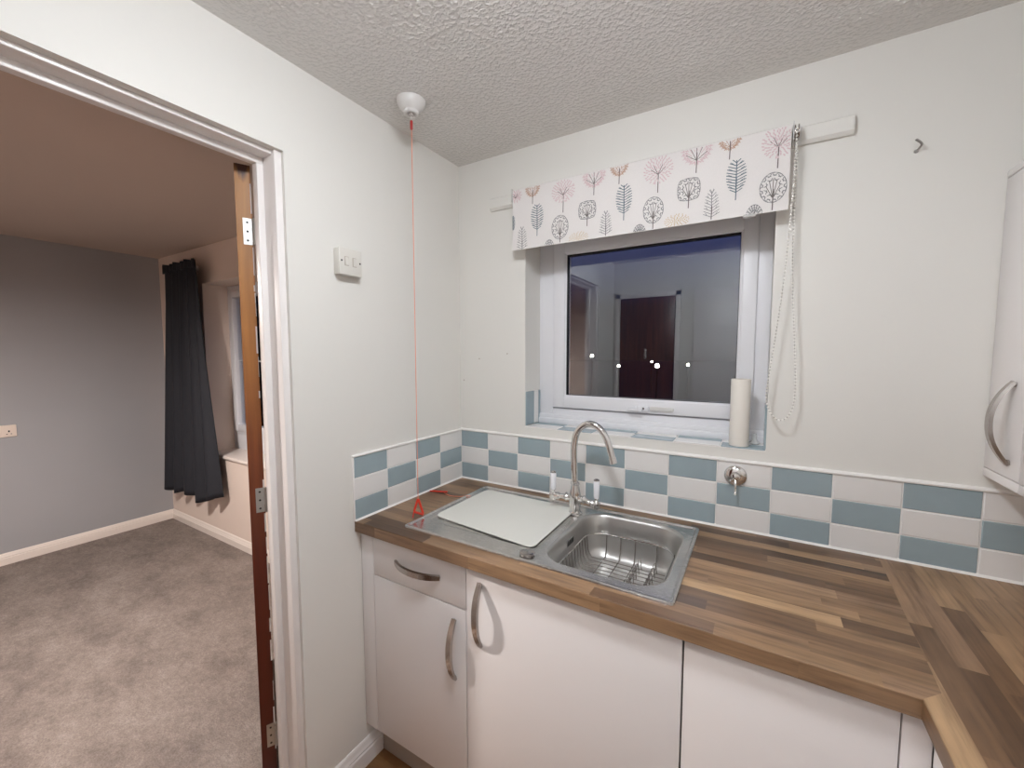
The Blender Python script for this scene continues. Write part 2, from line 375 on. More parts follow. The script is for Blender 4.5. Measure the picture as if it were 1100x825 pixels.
# ------------------------------------------------------------------ kitchen window
win = thing('window_1', 'white plastic kitchen window with night sky behind', 'window', ((WX0+WX1)/2, .13, WZ0)); win['kind'] = 'structure'
def frame_bars(mb, x0, x1, z0, z1, l, r, t, bt, y0, y1, bev=.004):
    mb.box(x0, x0+l, y0, y1, z0, z1, bev); mb.box(x1-r, x1, y0, y1, z0, z1, bev)
    mb.box(x0+l-.002, x1-r+.002, y0, y1, z1-t, z1, bev); mb.box(x0+l-.002, x1-r+.002, y0, y1, z0, z0+bt, bev)
b = MB(); frame_bars(b, WX0, WX1, 1.179, WZ1, .068, .046, .075, .070, .130, .195)
b.box(WX0+.004, WX1-.004, .112, .135, 1.1795, 1.205, .006); b.box(WX0+.002, WX1-.002, .121, .135, 1.20, 1.222, .004)
b.build('window_frame', M['upvc'], win)
b = MB(); frame_bars(b, .413, 1.165, 1.254, 1.950, .052, .046, .046, .050, .118, .180)
for (x0, x1, z0, z1) in ((.458, .472, 1.295, 1.915), (1.112, 1.125, 1.295, 1.915)): b.box(x0, x1, .124, .170, z0, z1, .003)
b.box(.458, 1.125, .124, .170, 1.899, 1.912, .003); b.box(.458, 1.125, .124, .170, 1.296, 1.309, .003)
b.build('sash', M['upvc'], win)
b = MB(); b.box(.4695, .4735, .128, .150, 1.306, 1.902); b.box(1.1105, 1.1145, .128, .150, 1.306, 1.902); b.box(.4695, 1.1145, .128, .150, 1.306, 1.310); b.box(.4695, 1.1145, .128, .150, 1.893, 1.902)
b.build('gasket', M['gasket'], win)
b = MB(); X0, X1, Z0, Z1 = .470, 1.114, 1.306, 1.902
b.add([(X0, .140, Z0), (X1, .140, Z0), (X1, .140, Z1), (X0, .140, Z1)], [[0, 1, 2, 3]], 0)
b.add([(X0, .164, Z0), (X1, .164, Z0), (X1, .164, Z1), (X0, .164, Z1)], [[3, 2, 1, 0]], 1)
b.build('glass_pane', [M['glass'], M['clear']], win, fix=False)
hd = MB(); hd.box(.772, .822, .106, .119, 1.262, 1.284, .004); hd.lathe([(.011, 0), (.011, .010), (.008, .013), (0, .013)], (.790, .106, 1.273), (0, -1, 0), 16)
hd.box(.742, .80, .094, .106, 1.2635, 1.2735, .004)
hnd = hd.build('window_handle', M['upvc'], win); hnd['label'] = 'white window handle with a dark keyhole'
MB().lathe([(.0045, 0), (.0045, .0008)], (.802, .1055, 1.274), (0, -1, 0), 12).build('keyhole', M['dark'], hnd)
MB().box(.825, .912, .1095, .1205, 1.266, 1.282, .004).build('handle_lever', M['plastic'], win)

# outside: lawn and distant garden lights
structure(MB().box(-40, 40, .45, 90, -.2, -.02).build('lawn', M['soil']))
for (px, py, pz), dist, rr in (((.697, .13, 1.437), 15, .045), ((.825, .13, 1.455), 17, .035), ((.845, .13, 1.440), 14, .065), ((.955, .13, 1.445), 16, .045), ((.585, .13, 1.477), 13, .045)):
    c = Vector((1.1761, -1.5055, 1.4844)); q = c + (Vector((px, py, pz))-c)*(dist/1.64)
    t = thing('garden_light', 'distant lit garden light seen through the dark window', 'light', (q.x, q.y, -.02), 'garden lights in the dark outside')
    MB().lathe([(rr, -rr*.9), (rr*1.02, 0), (rr*.7, rr*.75), (0, rr)], q, seg=14).build('lamp_globe', M['garden'], t)
    MB().tube([(q.x, q.y, -.02), (q.x, q.y, q.z-rr*.9)], .03, 8).build('post', M['post'], t)

# ------------------------------------------------------------------ window of the room beyond
w2 = thing('window_2', 'white window with black night glass behind the curtain', 'window', ((LX0+LX1)/2, .25, LZ0)); w2['kind'] = 'structure'
b = MB(); frame_bars(b, LX0+.002, LX1-.002, .82, LZ1, .035, .035, .04, .045, .225, .29); b.box(LX0+.002, LX1-.002, .225, .29, LZ0, .825, .003); b.build('window_frame', M['upvc'], w2)
b = MB(); frame_bars(b, LX0+.045, LX1-.045, .855, LZ1-.045, .052, .052, .052, .055, .212, .27); b.box(LX0+.09, LX1-.09, .244, .256, 1.424, 1.436, .002); b.build('sash', M['upvc'], w2)
b = MB(); b.add([(LX0+.09, .245, .90), (LX1-.09, .245, .90), (LX1-.09, .245, 1.95), (LX0+.09, .245, 1.95)], [[0, 1, 2, 3]]); b.build('glass_pane', M['glass_dark'], w2, fix=False)
structure(MB().box(LX0-.02, LX1+.02, YF-.022, .226, LZ0-.022, LZ0+.002, .006).build('trim_4', M['skirting']), 'white window board below the far window', 'window sill')

hv = []; hf = []; R5 = random.Random(11)
for j in range(25):
    for i in range(61): hv.append((-12+.12*i, 2.2+R5.uniform(-.12, .12)+(.25*(j/24)**2), -.02+.135*j+R5.uniform(-.05, .05)*(j > 0)))
for j in range(24):
    for i in range(60): a = j*61+i; hf.append([a, a+1, a+62, a+61])
for j in range(25):
    for i in range(61): x, y, z = hv[j*61+i]; hv.append((x, 5.6-y, z))
n0 = 25*61
for j in range(24):
    for i in range(60): a = n0+j*61+i; hf.append([a+1, a, a+61, a+62])
hf.append([24*61+i for i in range(61)]+[n0+24*61+i for i in range(60, -1, -1)])
structure(MB().add(hv, hf).build('sky_screen_hedge', M['soil'], loc=(-8.4, 2.6, 0)), 'added dark hedge screening the sky from the far window')  # added hedge shape, keeps the dusk sky out of the far glass

# ------------------------------------------------------------------ curtain
cur = thing('curtain', 'long navy curtain hanging beside the far window', 'curtain', (-2.75, -.03, 2.18))
NX, NZ = 120, 40; vs = []; fs = []
for j in range(NZ+1):
    t = j/NZ; e = t**1.15
    xa = -2.965-.255*t; xb = -2.415+.05*t**.7+.085*t*t
    ztop = 2.185
    for i in range(NX+1):
        s = i/NX; f = s+.012*math.sin(5*s+3*t)
        zb = .31+.045*math.sin(3.3*s+.6)*(1-s)+.075*s*s+.02*math.cos(13*s)
        x = xa+(xb-xa)*f; amp = (.011+.030*e)
        y = -.045+amp*math.sin(2*PI*5.0*f+.8*t)+.35*amp*math.sin(2*PI*11*f+1)*(1-t)
        vs.append((x, y, ztop+(zb-ztop)*t+(.010*math.sin(2*PI*3*s) if j == 0 else 0)))
for j in range(NZ):
    for i in range(NX): a = j*(NX+1)+i; fs.append([a, a+1, a+NX+2, a+NX+1])
o = MB().add(vs, fs, 0, True).build('curtain_panel', M['curtain'], cur, fix=False)
sm = o.modifiers.new('thick', 'SOLIDIFY'); sm.thickness = .004
vs = []; fs = []
for j in range(5):
    for i in range(81):
        s = i/80; x = -2.968+.556*s; vs.append((x, -.058+.012*math.sin(2*PI*9*s), 2.19-.062*j/4+.006*math.sin(2*PI*3*s)))
for j in range(4):
    for i in range(80): a = j*81+i; fs.append([a, a+1, a+82, a+81])
o = MB().add(vs, fs, 0, True).build('heading_tape', M['curtain'], cur, fix=False); sm = o.modifiers.new('thick', 'SOLIDIFY'); sm.thickness = .004
t = thing('curtain_track', 'slim white curtain track behind the navy curtain top', 'curtain track', (-2.9, YF, 2.15))
MB().box(-2.95, -2.56, .012, .028, 2.145, 2.165, .002).build('rail', M['plastic'], t)
for x in (-2.90, -2.62): MB().box(x-.01, x+.01, .02, YF, 2.14, 2.168, .001).build('bracket', M['plastic'], t)

# double socket on the grey wall
t = thing('wall_socket', 'cream double power socket on the grey wall', 'socket', (XG, -.90, .945))
MB().box(XG, XG+.010, -.976, -.829, .904, .988, .003).build('faceplate', M['socket'], t)
for y in (-.945, -.865):
    MB().box(XG+.009, XG+.013, y-.012+.018, y+.018, .953, .967, .001).build('rocker', M['socket'], t)
    b = MB()
    b.box(XG+.0095, XG+.0106, y-.004, y+.004, .938, .950)
    for dy in (-.013, .007): b.box(XG+.0095, XG+.0106, y+dy, y+dy+.006, .922, .927)
    b.build('socket_slot', M['dark'], t)

# ------------------------------------------------------------------ tiled splashback and sill
def tile_face(mb, a, du, dv, n, w, h, mi, depth=.006):
    """a bevelled tile lying on a plane: corner a, unit axes du dv, outward normal n"""
    a = Vector(a); du = Vector(du); dv = Vector(dv); n = Vector(n); g = .0016; e = .0016
    o = a+du*g+dv*g; W = w-2*g; Hh = h-2*g; vs = []
    for ins, dep in ((0, 0), (0, depth-e), (e, depth)):
        for u, v in ((ins, ins), (W-ins, ins), (W-ins, Hh-ins), (ins, Hh-ins)): vs.append(o+du*u+dv*v+n*dep)
    fs = [[8, 9, 10, 11]]
    for k in (0, 4):
        for i in range(4): j = (i+1) % 4; fs.append([k+i, k+j, k+4+j, k+4+i])
    mb.add(vs, fs, mi)
TH_, TW, P0 = .0744, .153, .0012
b = MB()
top = WT+3*TH_
b.box(0, .0035, -.600, 0, WT, top+.003, mi=2); b.box(0, XR, -.0035, 0, WT, top+.003, mi=2)
b.box(0, .006, -.604, -.598, WT, top+.002, .001, 2)
for c in range(4):
    for r in range(3):
        tile_face(b, (0, -.149*(4-c)-.004, WT+r*TH_), (0, 1, 0), (0, 0, 1), (1, 0, 0), .149, TH_, 0 if (c+r) % 2 == 0 else 1)
for c in range(14):
    x = P0+c*TW+(.004 if c == 0 else 0); w = min(TW-(.004 if c == 0 else 0), XR-x)
    if w < .03: continue
    for r in range(3):
        tile_face(b, (x, 0, WT+r*TH_), (1, 0, 0), (0, 0, 1), (0, -1, 0), w, TH_, 0 if (c+r) % 2 == 0 else 1)
# cap bead along the top edge, sealant along the worktop
b.sweep([(0, 0), (.009, 0), (.010, .004), (.006, .008), (0, .010)], (0, 0, top), (XR, 0, top), (0, -1, 0), mi=2)
b.sweep([(0, 0), (.009, 0), (.010, .004), (.006, .007), (0, .008)], (0, -.604, top), (0, 0, top), (1, 0, 0), mi=2)
b.sweep([(0, 0), (.011, 0), (.006, .006), (0, .007)], (0, 0, WT), (XR, 0, WT), (0, -1, 0), mi=2)
b.sweep([(0, 0), (.011, 0), (.006, .006), (0, .007)], (0, -.600, WT), (0, 0, WT), (1, 0, 0), mi=2)
structure(b.build('trim_5', [M['tile_blue'], M['tile_white'], M['grout']], fix=False), 'chequered blue and white tile splashback above the worktop', 'splashback')
b = MB(); zs = WZ0
b.box(WX0, WX1, -.001, .130, zs, zs+.003, mi=2)
cols = [WX0, .487, .636, .784, .932, 1.079, WX1]
for i in range(6):
    tile_face(b, (cols[i], -.002, zs), (1, 0, 0), (0, 1, 0), (0, 0, 1), cols[i+1]-cols[i], .072, 0 if i % 2 == 1 else 1)
    tile_face(b, (cols[i], .070, zs), (1, 0, 0), (0, 1, 0), (0, 0, 1), cols[i+1]-cols[i], .062, 0 if i % 2 == 0 else 1)
for xw, n in ((WX0, 1), (WX1, -1)):
    for i, (ya, yb) in enumerate(((.001, .072), (.072, .112), (.112, .131)) if n > 0 else ((.001, .072), (.072, .131))):
        tile_face(b, (xw, ya, zs+.006), (0, 1, 0), (0, 0, 1), (n, 0, 0), yb-ya, .145, i % 2)
structure(b.build('trim_6', [M['tile_blue'], M['tile_white'], M['grout']], fix=False), 'small glazed tiles lining the window sill', 'tiled sill')

# ------------------------------------------------------------------ worktops
def slab(name, poly, front_edges, mat, label):
    bm = bmesh.new(); z0, z1 = WT-.038, WT
    lo = [bm.verts.new((x, y, z0)) for x, y in poly]; hi = [bm.verts.new((x, y, z1)) for x, y in poly]; n = len(poly)
    bm.faces.new(hi); bm.faces.new(lo[::-1])
    for i in range(n): j = (i+1) % n; bm.faces.new([lo[i], lo[j], hi[j], hi[i]])
    ed = []
    for i in front_edges:
        j = (i+1) % n
        for a, c in ((hi[i], hi[j]), (lo[i], lo[j])): ed.append(bm.edges.get((a, c)))
    bmesh.ops.bevel(bm, geom=ed, offset=.003, segments=3, profile=.5, affect='EDGES')
    bmesh.ops.recalc_face_normals(bm, faces=bm.faces[:])
    o = MB().addbm(bm).build(name, mat, loc=(0, 0, WT)); return tag(o, label, 'worktop')
lw = slab('worktop', [(0.002, -.002), (.002, -.600), (1.433, -.600), (1.464, -.568), (1.489, -.002)], [1], M['wood_x'], 'brown wood block worktop along the window holding the sink')
rw = slab('worktop', [(1.489, -.002), (1.464, -.568), (1.433, -.600), (1.433, -1.98), (XR-.002, -1.98), (XR-.002, -.002)], [2], M['wood_y'], 'brown wood block worktop on the right below the wall cupboard')
difference(lw, MB().box(.20, 1.02, -.53, -.085, WT-.06, WT+.02))

# ------------------------------------------------------------------ sink
sx0, sx1, sy0, sy1 = .180, 1.033, -.548, -.066
bx0, bx1, by0, by1, br = .658, 1.000, -.508, -.100, .085
sink = thing('sink', 'stainless steel inset sink with one bowl and a drainer', 'sink', ((sx0+sx1)/2, -.3, WT))
def loft(mb, rings, mi=0):
    n = len(rings[0]); vs = [p for r in rings for p in r]
    fs = [[i*n+k, i*n+(k+1) % n, (i+1)*n+(k+1) % n, (i+1)*n+k] for i in range(len(rings)-1) for k in range(n)]
    return mb.add(vs, fs, mi, True)
def ring(x0, x1, y0, y1, r, z, n=10): return [(x, y, z) for x, y in rrect(x0, x1, y0, y1, r, n)]
def inset(q, z, r, n=10): return ring(sx0+q, sx1-q, sy0+q, sy1-q, r, z, n)
b = MB()
loft(b, [inset(0, WT+.0006, .012), inset(.001, WT+.0046, .012), inset(.004, WT+.0066, .012), inset(.008, WT+.0066, .012), inset(.013, WT+.0022, .012)])
# flat deck between the lip and the bowl, with a rolled edge into the bowl
bm = bmesh.new()
def loop(pts):
    v = [bm.verts.new(p) for p in pts]; return [bm.edges.new((v[i], v[(i+1) % len(v)])) for i in range(len(v))]
dz = WT+.0022
e1 = loop(inset(.013, dz, .012)); e2 = loop(ring(bx0, bx1, by0, by1, br, dz))
e3 = loop(ring(.212, .640, -.470, -.100, .03, dz))
bmesh.ops.triangle_fill(bm, edges=e1+e2+e3, use_beauty=True); b.addbm(bm)
# sunken drainer tray
loft(b, [ring(.212, .640, -.470, -.100, .03, dz), ring(.217, .635, -.465, -.105, .026, dz-.0014), ring(.222, .630, -.460, -.110, .022, dz-.0018)])
b.add(ring(.222, .630, -.460, -.110, .022, dz-.0018), [list(range(44))])
for k in range(8):
    y = -.43+k*.041; b.box(.235, .615, y-.006, y+.006, dz-.0030, dz-.0002, .0012)
b.build('drainer', M['steel'], sink)
b = MB()
def bring(q, z, r): return ring(bx0+q, bx1-q, by0+q, by1-q, max(r-q*.5, .02), z)
rr_ = [bring(0, dz, br), bring(.002, dz-.0010, br), bring(.005, dz-.0035, br), bring(.008, dz-.010, br), bring(.013, dz-.05, br), bring(.016, dz-.11, br), bring(.024, dz-.135, br), bring(.038, dz-.148, br), bring(.058, dz-.152, br), bring(.12, dz-.154, br)]
loft(b, rr_)
b.add(bring(.12, dz-.154, br), [list(range(44))])
b.build('bowl', M['bowl'], sink)
MB().lathe([(.045, .0), (.045, .003), (.036, .003), (.034, -.001), (.010, -.001), (.008, .004), (0, .005)], ((bx0+bx1)/2, -.30, dz-.1545)).build('plug_hole', M['chrome'], sink)
b = MB(); b.box(.6675, .6715, -.315, -.265, .862, .884, .001)
for k in range(4): b.box(.6712, .6722, -.310+k*.0125, -.302+k*.0125, .865, .881, mi=1)
b.build('overflow', [M['steel'], M['dark']], sink)
o = MB().lathe([(.0, .0085), (.018, .008), (.022, .006), (.022, .004), (.018, .003), (.018, 0)], (.629, -.506, dz), seg=32).build('plug_knob', M['nickel'], sink); o['label'] = 'round chrome pop up plug knob'

# wire basket in the bowl
rack = thing('wire_basket', 'chrome wire dish basket standing in the sink bowl', 'dish rack', (.83, -.30, dz-.15))
rx0, rx1, ry0, ry1, rzt, rzb = .680, .972, -.480, -.122, .850, .773
b = MB(); b.tube(ring(rx0, rx1, ry0, ry1, .07, rzt, 8), .0024, 8, True); b.build('rim', M['chrome'], rack)
b = MB()
for k in range(13):
    y = ry0+.04+k*(ry1-ry0-.08)/12; b.tube([(rx0, y, rzt), (rx0+.006, y, rzb+.02), (rx0+.018, y, rzb), (rx1-.018, y, rzb), (rx1-.006, y, rzb+.02), (rx1, y, rzt)], .0017, 6)
for x in (.74, .79, .84, .91):
    b.tube([(x, ry0, rzt), (x, ry0+.006, rzb+.02), (x, ry0+.018, rzb-.002), (x, ry1-.018, rzb-.002), (x, ry1-.006, rzb+.02), (x, ry1, rzt)], .0019, 6)
b.build('basket_wires', M['nickel'], rack)
for x, dx in ((.856, .0), (.905, -.0)):
    b = MB(); b.tube([(x, -.445, rzb), (x, -.16, rzb)], .0018, 6)
    for k in range(9):
        y = -.44+k*.033; b.tube([(x, y, rzb), (x+.006, y+.006, rzb+.034), (x+.012, y+.012, rzb+.036), (x+.014, y+.016, rzb)], .0016, 6)
    b.build('plate_prongs', M['nickel'], rack)

# worktop saver on the drainer
bd = thing('worktop_saver', 'white rounded worktop saver board lying on the drainer', 'board', (.42, -.28, dz))
def quadboard(z0, z1, q):
    c = [(.214+q, -.428+q), (.626-q, -.470+q), (.622-q, -.112-q), (.218+q, -.108-q)]; r = .030; pts = []
    for i in range(4):
        p = Vector(c[i]); a = (Vector(c[i-1])-p).normalized(); e = (Vector(c[(i+1) % 4])-p).normalized()
        for k in range(9):
            t = k/8; s = (p+a*r)*(1-t)**2+p*2*t*(1-t)+(p+e*r)*t*t; pts.append(s)
    return [(p.x, p.y, z0) for p in pts], [(p.x, p.y, z1) for p in pts]
b = MB(); lo, hi = quadboard(dz+.0012, dz+.0046, 0); lo2, hi2 = quadboard(dz+.0012, dz+.0054, .0015)
loft(b, [lo, hi, hi2]); b.add(hi2, [list(range(len(hi2)))]); b.add(lo, [list(range(len(lo)))[::-1]]); b.build('board_panel', M['board'], bd)
b = MB(); lo, hi = quadboard(dz+.0002, dz+.0012, .001); loft(b, [lo, hi]); b.build('rim_edge', M['board_edge'], bd)
for x, y in ((.25, -.40), (.59, -.43), (.59, -.145), (.25, -.14)): MB().lathe([(.008, -.005), (.008, .002)], (x, y, dz), seg=14).build('rubber_foot', M['dark'], bd)

# ------------------------------------------------------------------ tap
tx, ty = .628, -.147
tap = thing('mixer_tap', 'chrome swan neck mixer tap with white ceramic levers', 'tap', (tx, ty, dz))
MB().lathe([(.026, 0), (.026, .003), (.021, .006), (.0185, .016), (.0205, .030), (.0215, .045), (.0195, .070), (.0155, .092), (.0135, .104), (.0155, .106), (.0155, .112), (.0125, .115)], (tx, ty, dz)).build('body', M['chrome'], tap)
def catmull(P, n=8):
    out = []; P = [Vector(p) for p in P]; Q = [P[0]*2-P[1]]+P+[P[-1]*2-P[-2]]
    for i in range(1, len(Q)-2):
        for k in range(n):
            t = k/n; a, b_, c, d_ = Q[i-1:i+3]
            out.append(.5*((2*b_)+(-a+c)*t+(2*a-5*b_+4*c-d_)*t*t+(-a+3*b_-3*c+d_)*t**3))
    out.append(Q[-2]); return out
sp = catmull([(.6265, ty, 1.02), (.623, ty, 1.09), (.623, ty, 1.16), (.634, ty, 1.208), (.660, ty, 1.235), (.690, ty, 1.240), (.720, ty, 1.224), (.742, ty, 1.192), (.756, ty, 1.150), (.764, ty, 1.122)])
b = MB(); b.tube(sp, .0115, 18); b.tube([(.7615, ty, 1.130), (.7665, ty, 1.112)], .0132, 18); b.tube([(tx, ty, 1.015), (.6265, ty, 1.028)], .0138, 18)
b.build('spout', M['chrome'], tap)
for sx, ze, zt in ((-1, .962, 1.053), (1, .957, 1.052)):
    xe = tx+sx*(.086 if sx < 0 else .080)
    b = MB(); b.tube([(tx+sx*.012, ty, .968), (tx+sx*.028, ty, .967), (tx+sx*.034, ty, .967), (tx+sx*.040, ty, .966), (tx+sx*.058, ty, ze+.003), (tx+sx*.064, ty, ze+.002), (xe-sx*.006, ty, ze), (xe+sx*.010, ty, ze)], [.012, .012, .016, .010, .008, .0135, .0125, .0125], 18)
    b.lathe([(.0135, -.012), (.0135, .006), (.010, .010), (.006, .015), (.0065, .020), (.0095, .024)], (xe, ty, ze), seg=20)
    v = b.build('tap_valve', M['chrome'], tap)
    o = MB().lathe([(.0075, .024), (.0098, .030), (.0105, .060), (.0112, .082), (.0098, .086)], (xe, ty, ze), seg=20).build('lever', M['ceramic'], v); o['label'] = 'white ceramic tap lever'
    MB().lathe([(.0102, .086), (.0092, .090), (.004, .0925), (0, .093)], (xe, ty, ze), seg=20).build('lever_cap', M['nickel'], v)

# ------------------------------------------------------------------ base units
def bow_handle(parent, c, axis, out, L=.188, bow=.027, w=.022, th=.007):
    c = Vector(c); A = Vector(axis); O = Vector(out); S = A.cross(O); vs = []; n = 22
    for i in range(n+1):
        s = -1+2*i/n; k = 1-abs(s)**2.2
        p = c + A*(s*L/2) + O*(bow*k)
        dk = -2.2*abs(s)**1.2*(1 if s > 0 else -1)*bow/(L/2)
        tn = (A+O*dk).normalized(); nn = (O-tn*O.dot(tn)).normalized(); ww = w*(1-.25*abs(s)**3)/2
        for u, v in ((-ww, .0), (-ww*.8, th), (ww*.8, th), (ww, .0)): vs.append(p+S*u+nn*v)
    fs = [[i*4+k, i*4+(k+1) % 4, (i+1)*4+(k+1) % 4, (i+1)*4+k] for i in range(n) for k in range(4)] + [[0, 1, 2, 3], [n*4+3, n*4+2, n*4+1, n*4]]
    b = MB(); b.add(vs, fs, 0, True)
    for s in (-1, 1): b.lathe([(.006, -.0005), (.006, .004)], c+A*(s*(L/2-.004)), O, 12)
    o = b.build('handle', M['nickel'], parent); o['label'] = 'curved brushed metal bow handle'; return o
FY = -.576   # front plane of the doors
def unit(name, label, x0, x1, parts, handle=None):
    t = thing(name, label, 'cabinet', ((x0+x1)/2, -.30, 0), 'white base units under the worktop')
    b = MB(); w = .016; zt = WT-.0385
    b.box(x0, x0+w, FY+.019, -.02, .15, zt); b.box(x1-w, x1, FY+.019, -.02, .15, zt); b.box(x0+w, x1-w, FY+.019, -.02, .15, .166); b.box(x0+w, x1-w, -.03, -.02, .166, zt)
    b.build('carcass', M['gap'], t)  # carcass coloured dark so the gaps between doors look shaded
    for kind, z0, z1, hc, ax in parts:
        o = MB().box(x0+.0010, x1-.0010, FY, FY+.018, z0, z1, .0016).build(kind, M['cab'], t)
        if hc: bow_handle(o, (hc[0], FY, hc[1]), ax, (0, -1, 0))
    return t
pt = tag(MB().box(.004, .0625, FY, FY+.03, .15, WT-.038, .001).build('filler_panel', M['cab'], loc=(.033, FY, .15)), 'narrow white filler panel against the left wall', 'panel')
unit('base_cabinet', 'narrow white base unit with a drawer above its door', .0640, .4600, [('drawer_front', .729, .8695, (.268, .800), (1, 0, 0)), ('door', .152, .725, (.4175, .592), (0, 0, 1))])
unit('base_cabinet', 'wide white base unit under the sink bowl, with one handle', .4620, 1.0570, [('door', .152, .8695, (.5135, .733), (0, 0, 1))])
unit('base_cabinet', 'white base unit right of the dark gap, without a handle', 1.0590, 1.4150, [('door', .152, .8695, None, None)])
tag(MB().box(1.4165, 1.4565, FY, FY+.03, .15, WT-.038, .001).build('filler_panel', M['cab'], loc=(1.436, FY, .15)), 'white corner post at the inner corner of the worktop', 'panel')
tag(MB().box(.017, 1.46, -.512, -.497, .002, .148, .001).build('plinth', M['plinth'], loc=(.7, -.5, 0)), 'taupe plinth board below the white base units', 'plinth')
t = thing('base_cabinet', 'white base unit under the right worktop, facing left', 'cabinet', (1.75, -1.2, 0), 'white base units under the worktop')
b = MB(); b.box(1.477, XR-.02, -1.96, -.62, .15, .166); b.box(1.477, XR-.02, -.636, -.62, .166, WT-.04); b.box(1.477, XR-.02, -1.96, -1.944, .166, WT-.04); b.box(XR-.03, XR-.02, -1.944, -.636, .166, WT-.04); b.build('carcass', M['carcass'], t)
for y0, y1 in ((-1.022, -.578), (-1.488, -1.026), (-1.955, -1.492)): MB().box(1.457, 1.475, y0, y1, .152, .8695, .0016).build('door', M['cab'], t)
tag(MB().box(1.525, 1.54, -1.96, -.515, .002, .148, .001).build('plinth', M['plinth'], loc=(1.53, -1.2, 0)), 'taupe plinth board below the right hand base unit', 'plinth')

# ------------------------------------------------------------------ wall units on the right wall
CX = 1.696
def wall_unit(label, y0, y1, handle):
    t = thing('wall_cabinet', label, 'cabinet', (1.86, (y0+y1)/2, 1.175))
    b = MB(); x0 = CX+.002; w = .018; xf = CX-.016
    b.box(xf, XR-.002, y0, y1, 1.175, 1.196, .001); b.box(xf, XR-.002, y0, y1, 1.9100, 1.926, .001); b.box(x0, XR-.002, y0, y1, 1.890, 1.9105); b.box(x0+.02, XR-.002, y0, y0+w, 1.19, 1.892); b.box(x0+.02, XR-.002, y1-w, y1, 1.19, 1.892); b.box(XR-.02, XR-.002, y0, y1, 1.19, 1.892)
    b.build('carcass', M['cab'], t)
    MB().box(x0+.003, x0+.02, y0+.001, y1-.001, 1.197, 1.889).build('gap_shade_slab', M['gap'], t)  # dark slab painting in the shade around the door
    dd = MB().box(xf, CX+.001, y0+.0015, y1-.0015, 1.1985, 1.9075, .0012).build('door', M['cab'], t)
    if handle: bow_handle(dd, (CX-.016, handle, 1.325), (0, 0, 1), (-1, 0, 0), L=.188, bow=.034)
    return t
wall_unit('narrow white wall cupboard with a curved metal handle', -.168, -.001, -.121)
wall_unit('white wall cupboard cut off by the right edge of the photo', -.770, -.170, None)

# ------------------------------------------------------------------ things on the walls
t = thing('light_switch', 'white two gang light switch on the left wall', 'switch', (0, -.607, 1.78))
MB().box(0, .024, -.649, -.565, 1.740, 1.823, .002).build('back_box', M['switch'], t)
MB().box(.0235, .031, -.650, -.564, 1.739, 1.824, .003).build('faceplate', M['switch'], t)
for y, tilt in ((-.6235, .001), (-.5935, -.001)):
    b = MB(); b.box(.0305, .0315, y-.0075, y+.0075, 1.768, 1.797, mi=1); b.add([(.031, y-.006, 1.769), (.031, y+.006, 1.769), (.031, y+.006, 1.796), (.031, y-.006, 1.796), (.0335+tilt, y-.006, 1.770), (.0335+tilt, y+.006, 1.770), (.0335-tilt, y+.006, 1.795), (.0335-tilt, y-.006, 1.795)], [[4,5,6,7],[0,1,5,4],[1,2,6,5],[2,3,7,6],[3,0,4,7]])
    b.build('rocker', [M['switch'], M['plinth']], t)
for y in (-.642, -.572): MB().lathe([(.0030, 0), (.0028, .0008)], (.031, y, 1.7825), (1, 0, 0), 12).build('screw', M['dark'], t)

# emergency pull cord
pcx, pcy = .165, -.460
t = thing('pull_cord_switch', 'white ceiling pull switch with a long red alarm cord', 'switch', (pcx, pcy, H))
MB().lathe([(.047, 0), (.047, -.004), (.045, -.011), (.039, -.022), (.030, -.031), (.025, -.034), (.0245, -.041), (.020, -.044), (.013, -.042), (.011, -.036)], (pcx, pcy, H), seg=40).build('switch_body', M['plastic'], t)
MB().lathe([(.011, -.042), (.009, -.047), (.004, -.048)], (pcx, pcy, H), seg=18).build('cord_collar', M['nickel'], t)
b = MB(); b.tube([(pcx, pcy, H-.045), (pcx, pcy, H-.064)], .0012, 8); b.build('bead_link', M['plastic'], t)
MB().lathe([(.003, -.062), (.0046, -.065), (.0046, -.088), (.003, -.091)], (pcx, pcy, H), seg=14).build('ferrule', M['red_dark'], t)
cpts = [(pcx, pcy, H-.088), (pcx, pcy, 1.6), (pcx, pcy, .972)]
b = MB(); b.tube(cpts, .0011, 8); b.build('cord', M['cord'], t)
def tri(mb, P, r=.0022):
    pts = []
    for i in range(3):
        a, c = Vector(P[i]), Vector(P[(i+1) % 3])
        for k in range(6): pts.append(a+(c-a)*(.08+.84*k/5))
    mb.tube(pts, r, 8, True)
o = MB(); tri(o, [(pcx, pcy, .978), (.154, pcy-.010, .930), (.180, pcy+.010, .918)], .0042); o.tube([(.154, pcy-.010, .930), (.160, pcy-.022, .9135)], .0022, 8)
o.build('triangle_pull', M['red'], t)
o = MB(); tri(o, [(.052, -.275, .930), (.030, -.228, .9135), (.092, -.208, .9135)], .0028); o.tube(catmull([(.080, -.222, .9125), (.125, -.235, .9118), (.165, -.222, .9118), (.185, -.215, .9155), (.205, -.205, .9155)]), .0014, 8, mi=1)
tag(o.build('spare_cord_end', [M['red'], M['cord']], loc=(.05, -.24, WT)), 'red triangle and cord end lying in the worktop corner', 'cord')

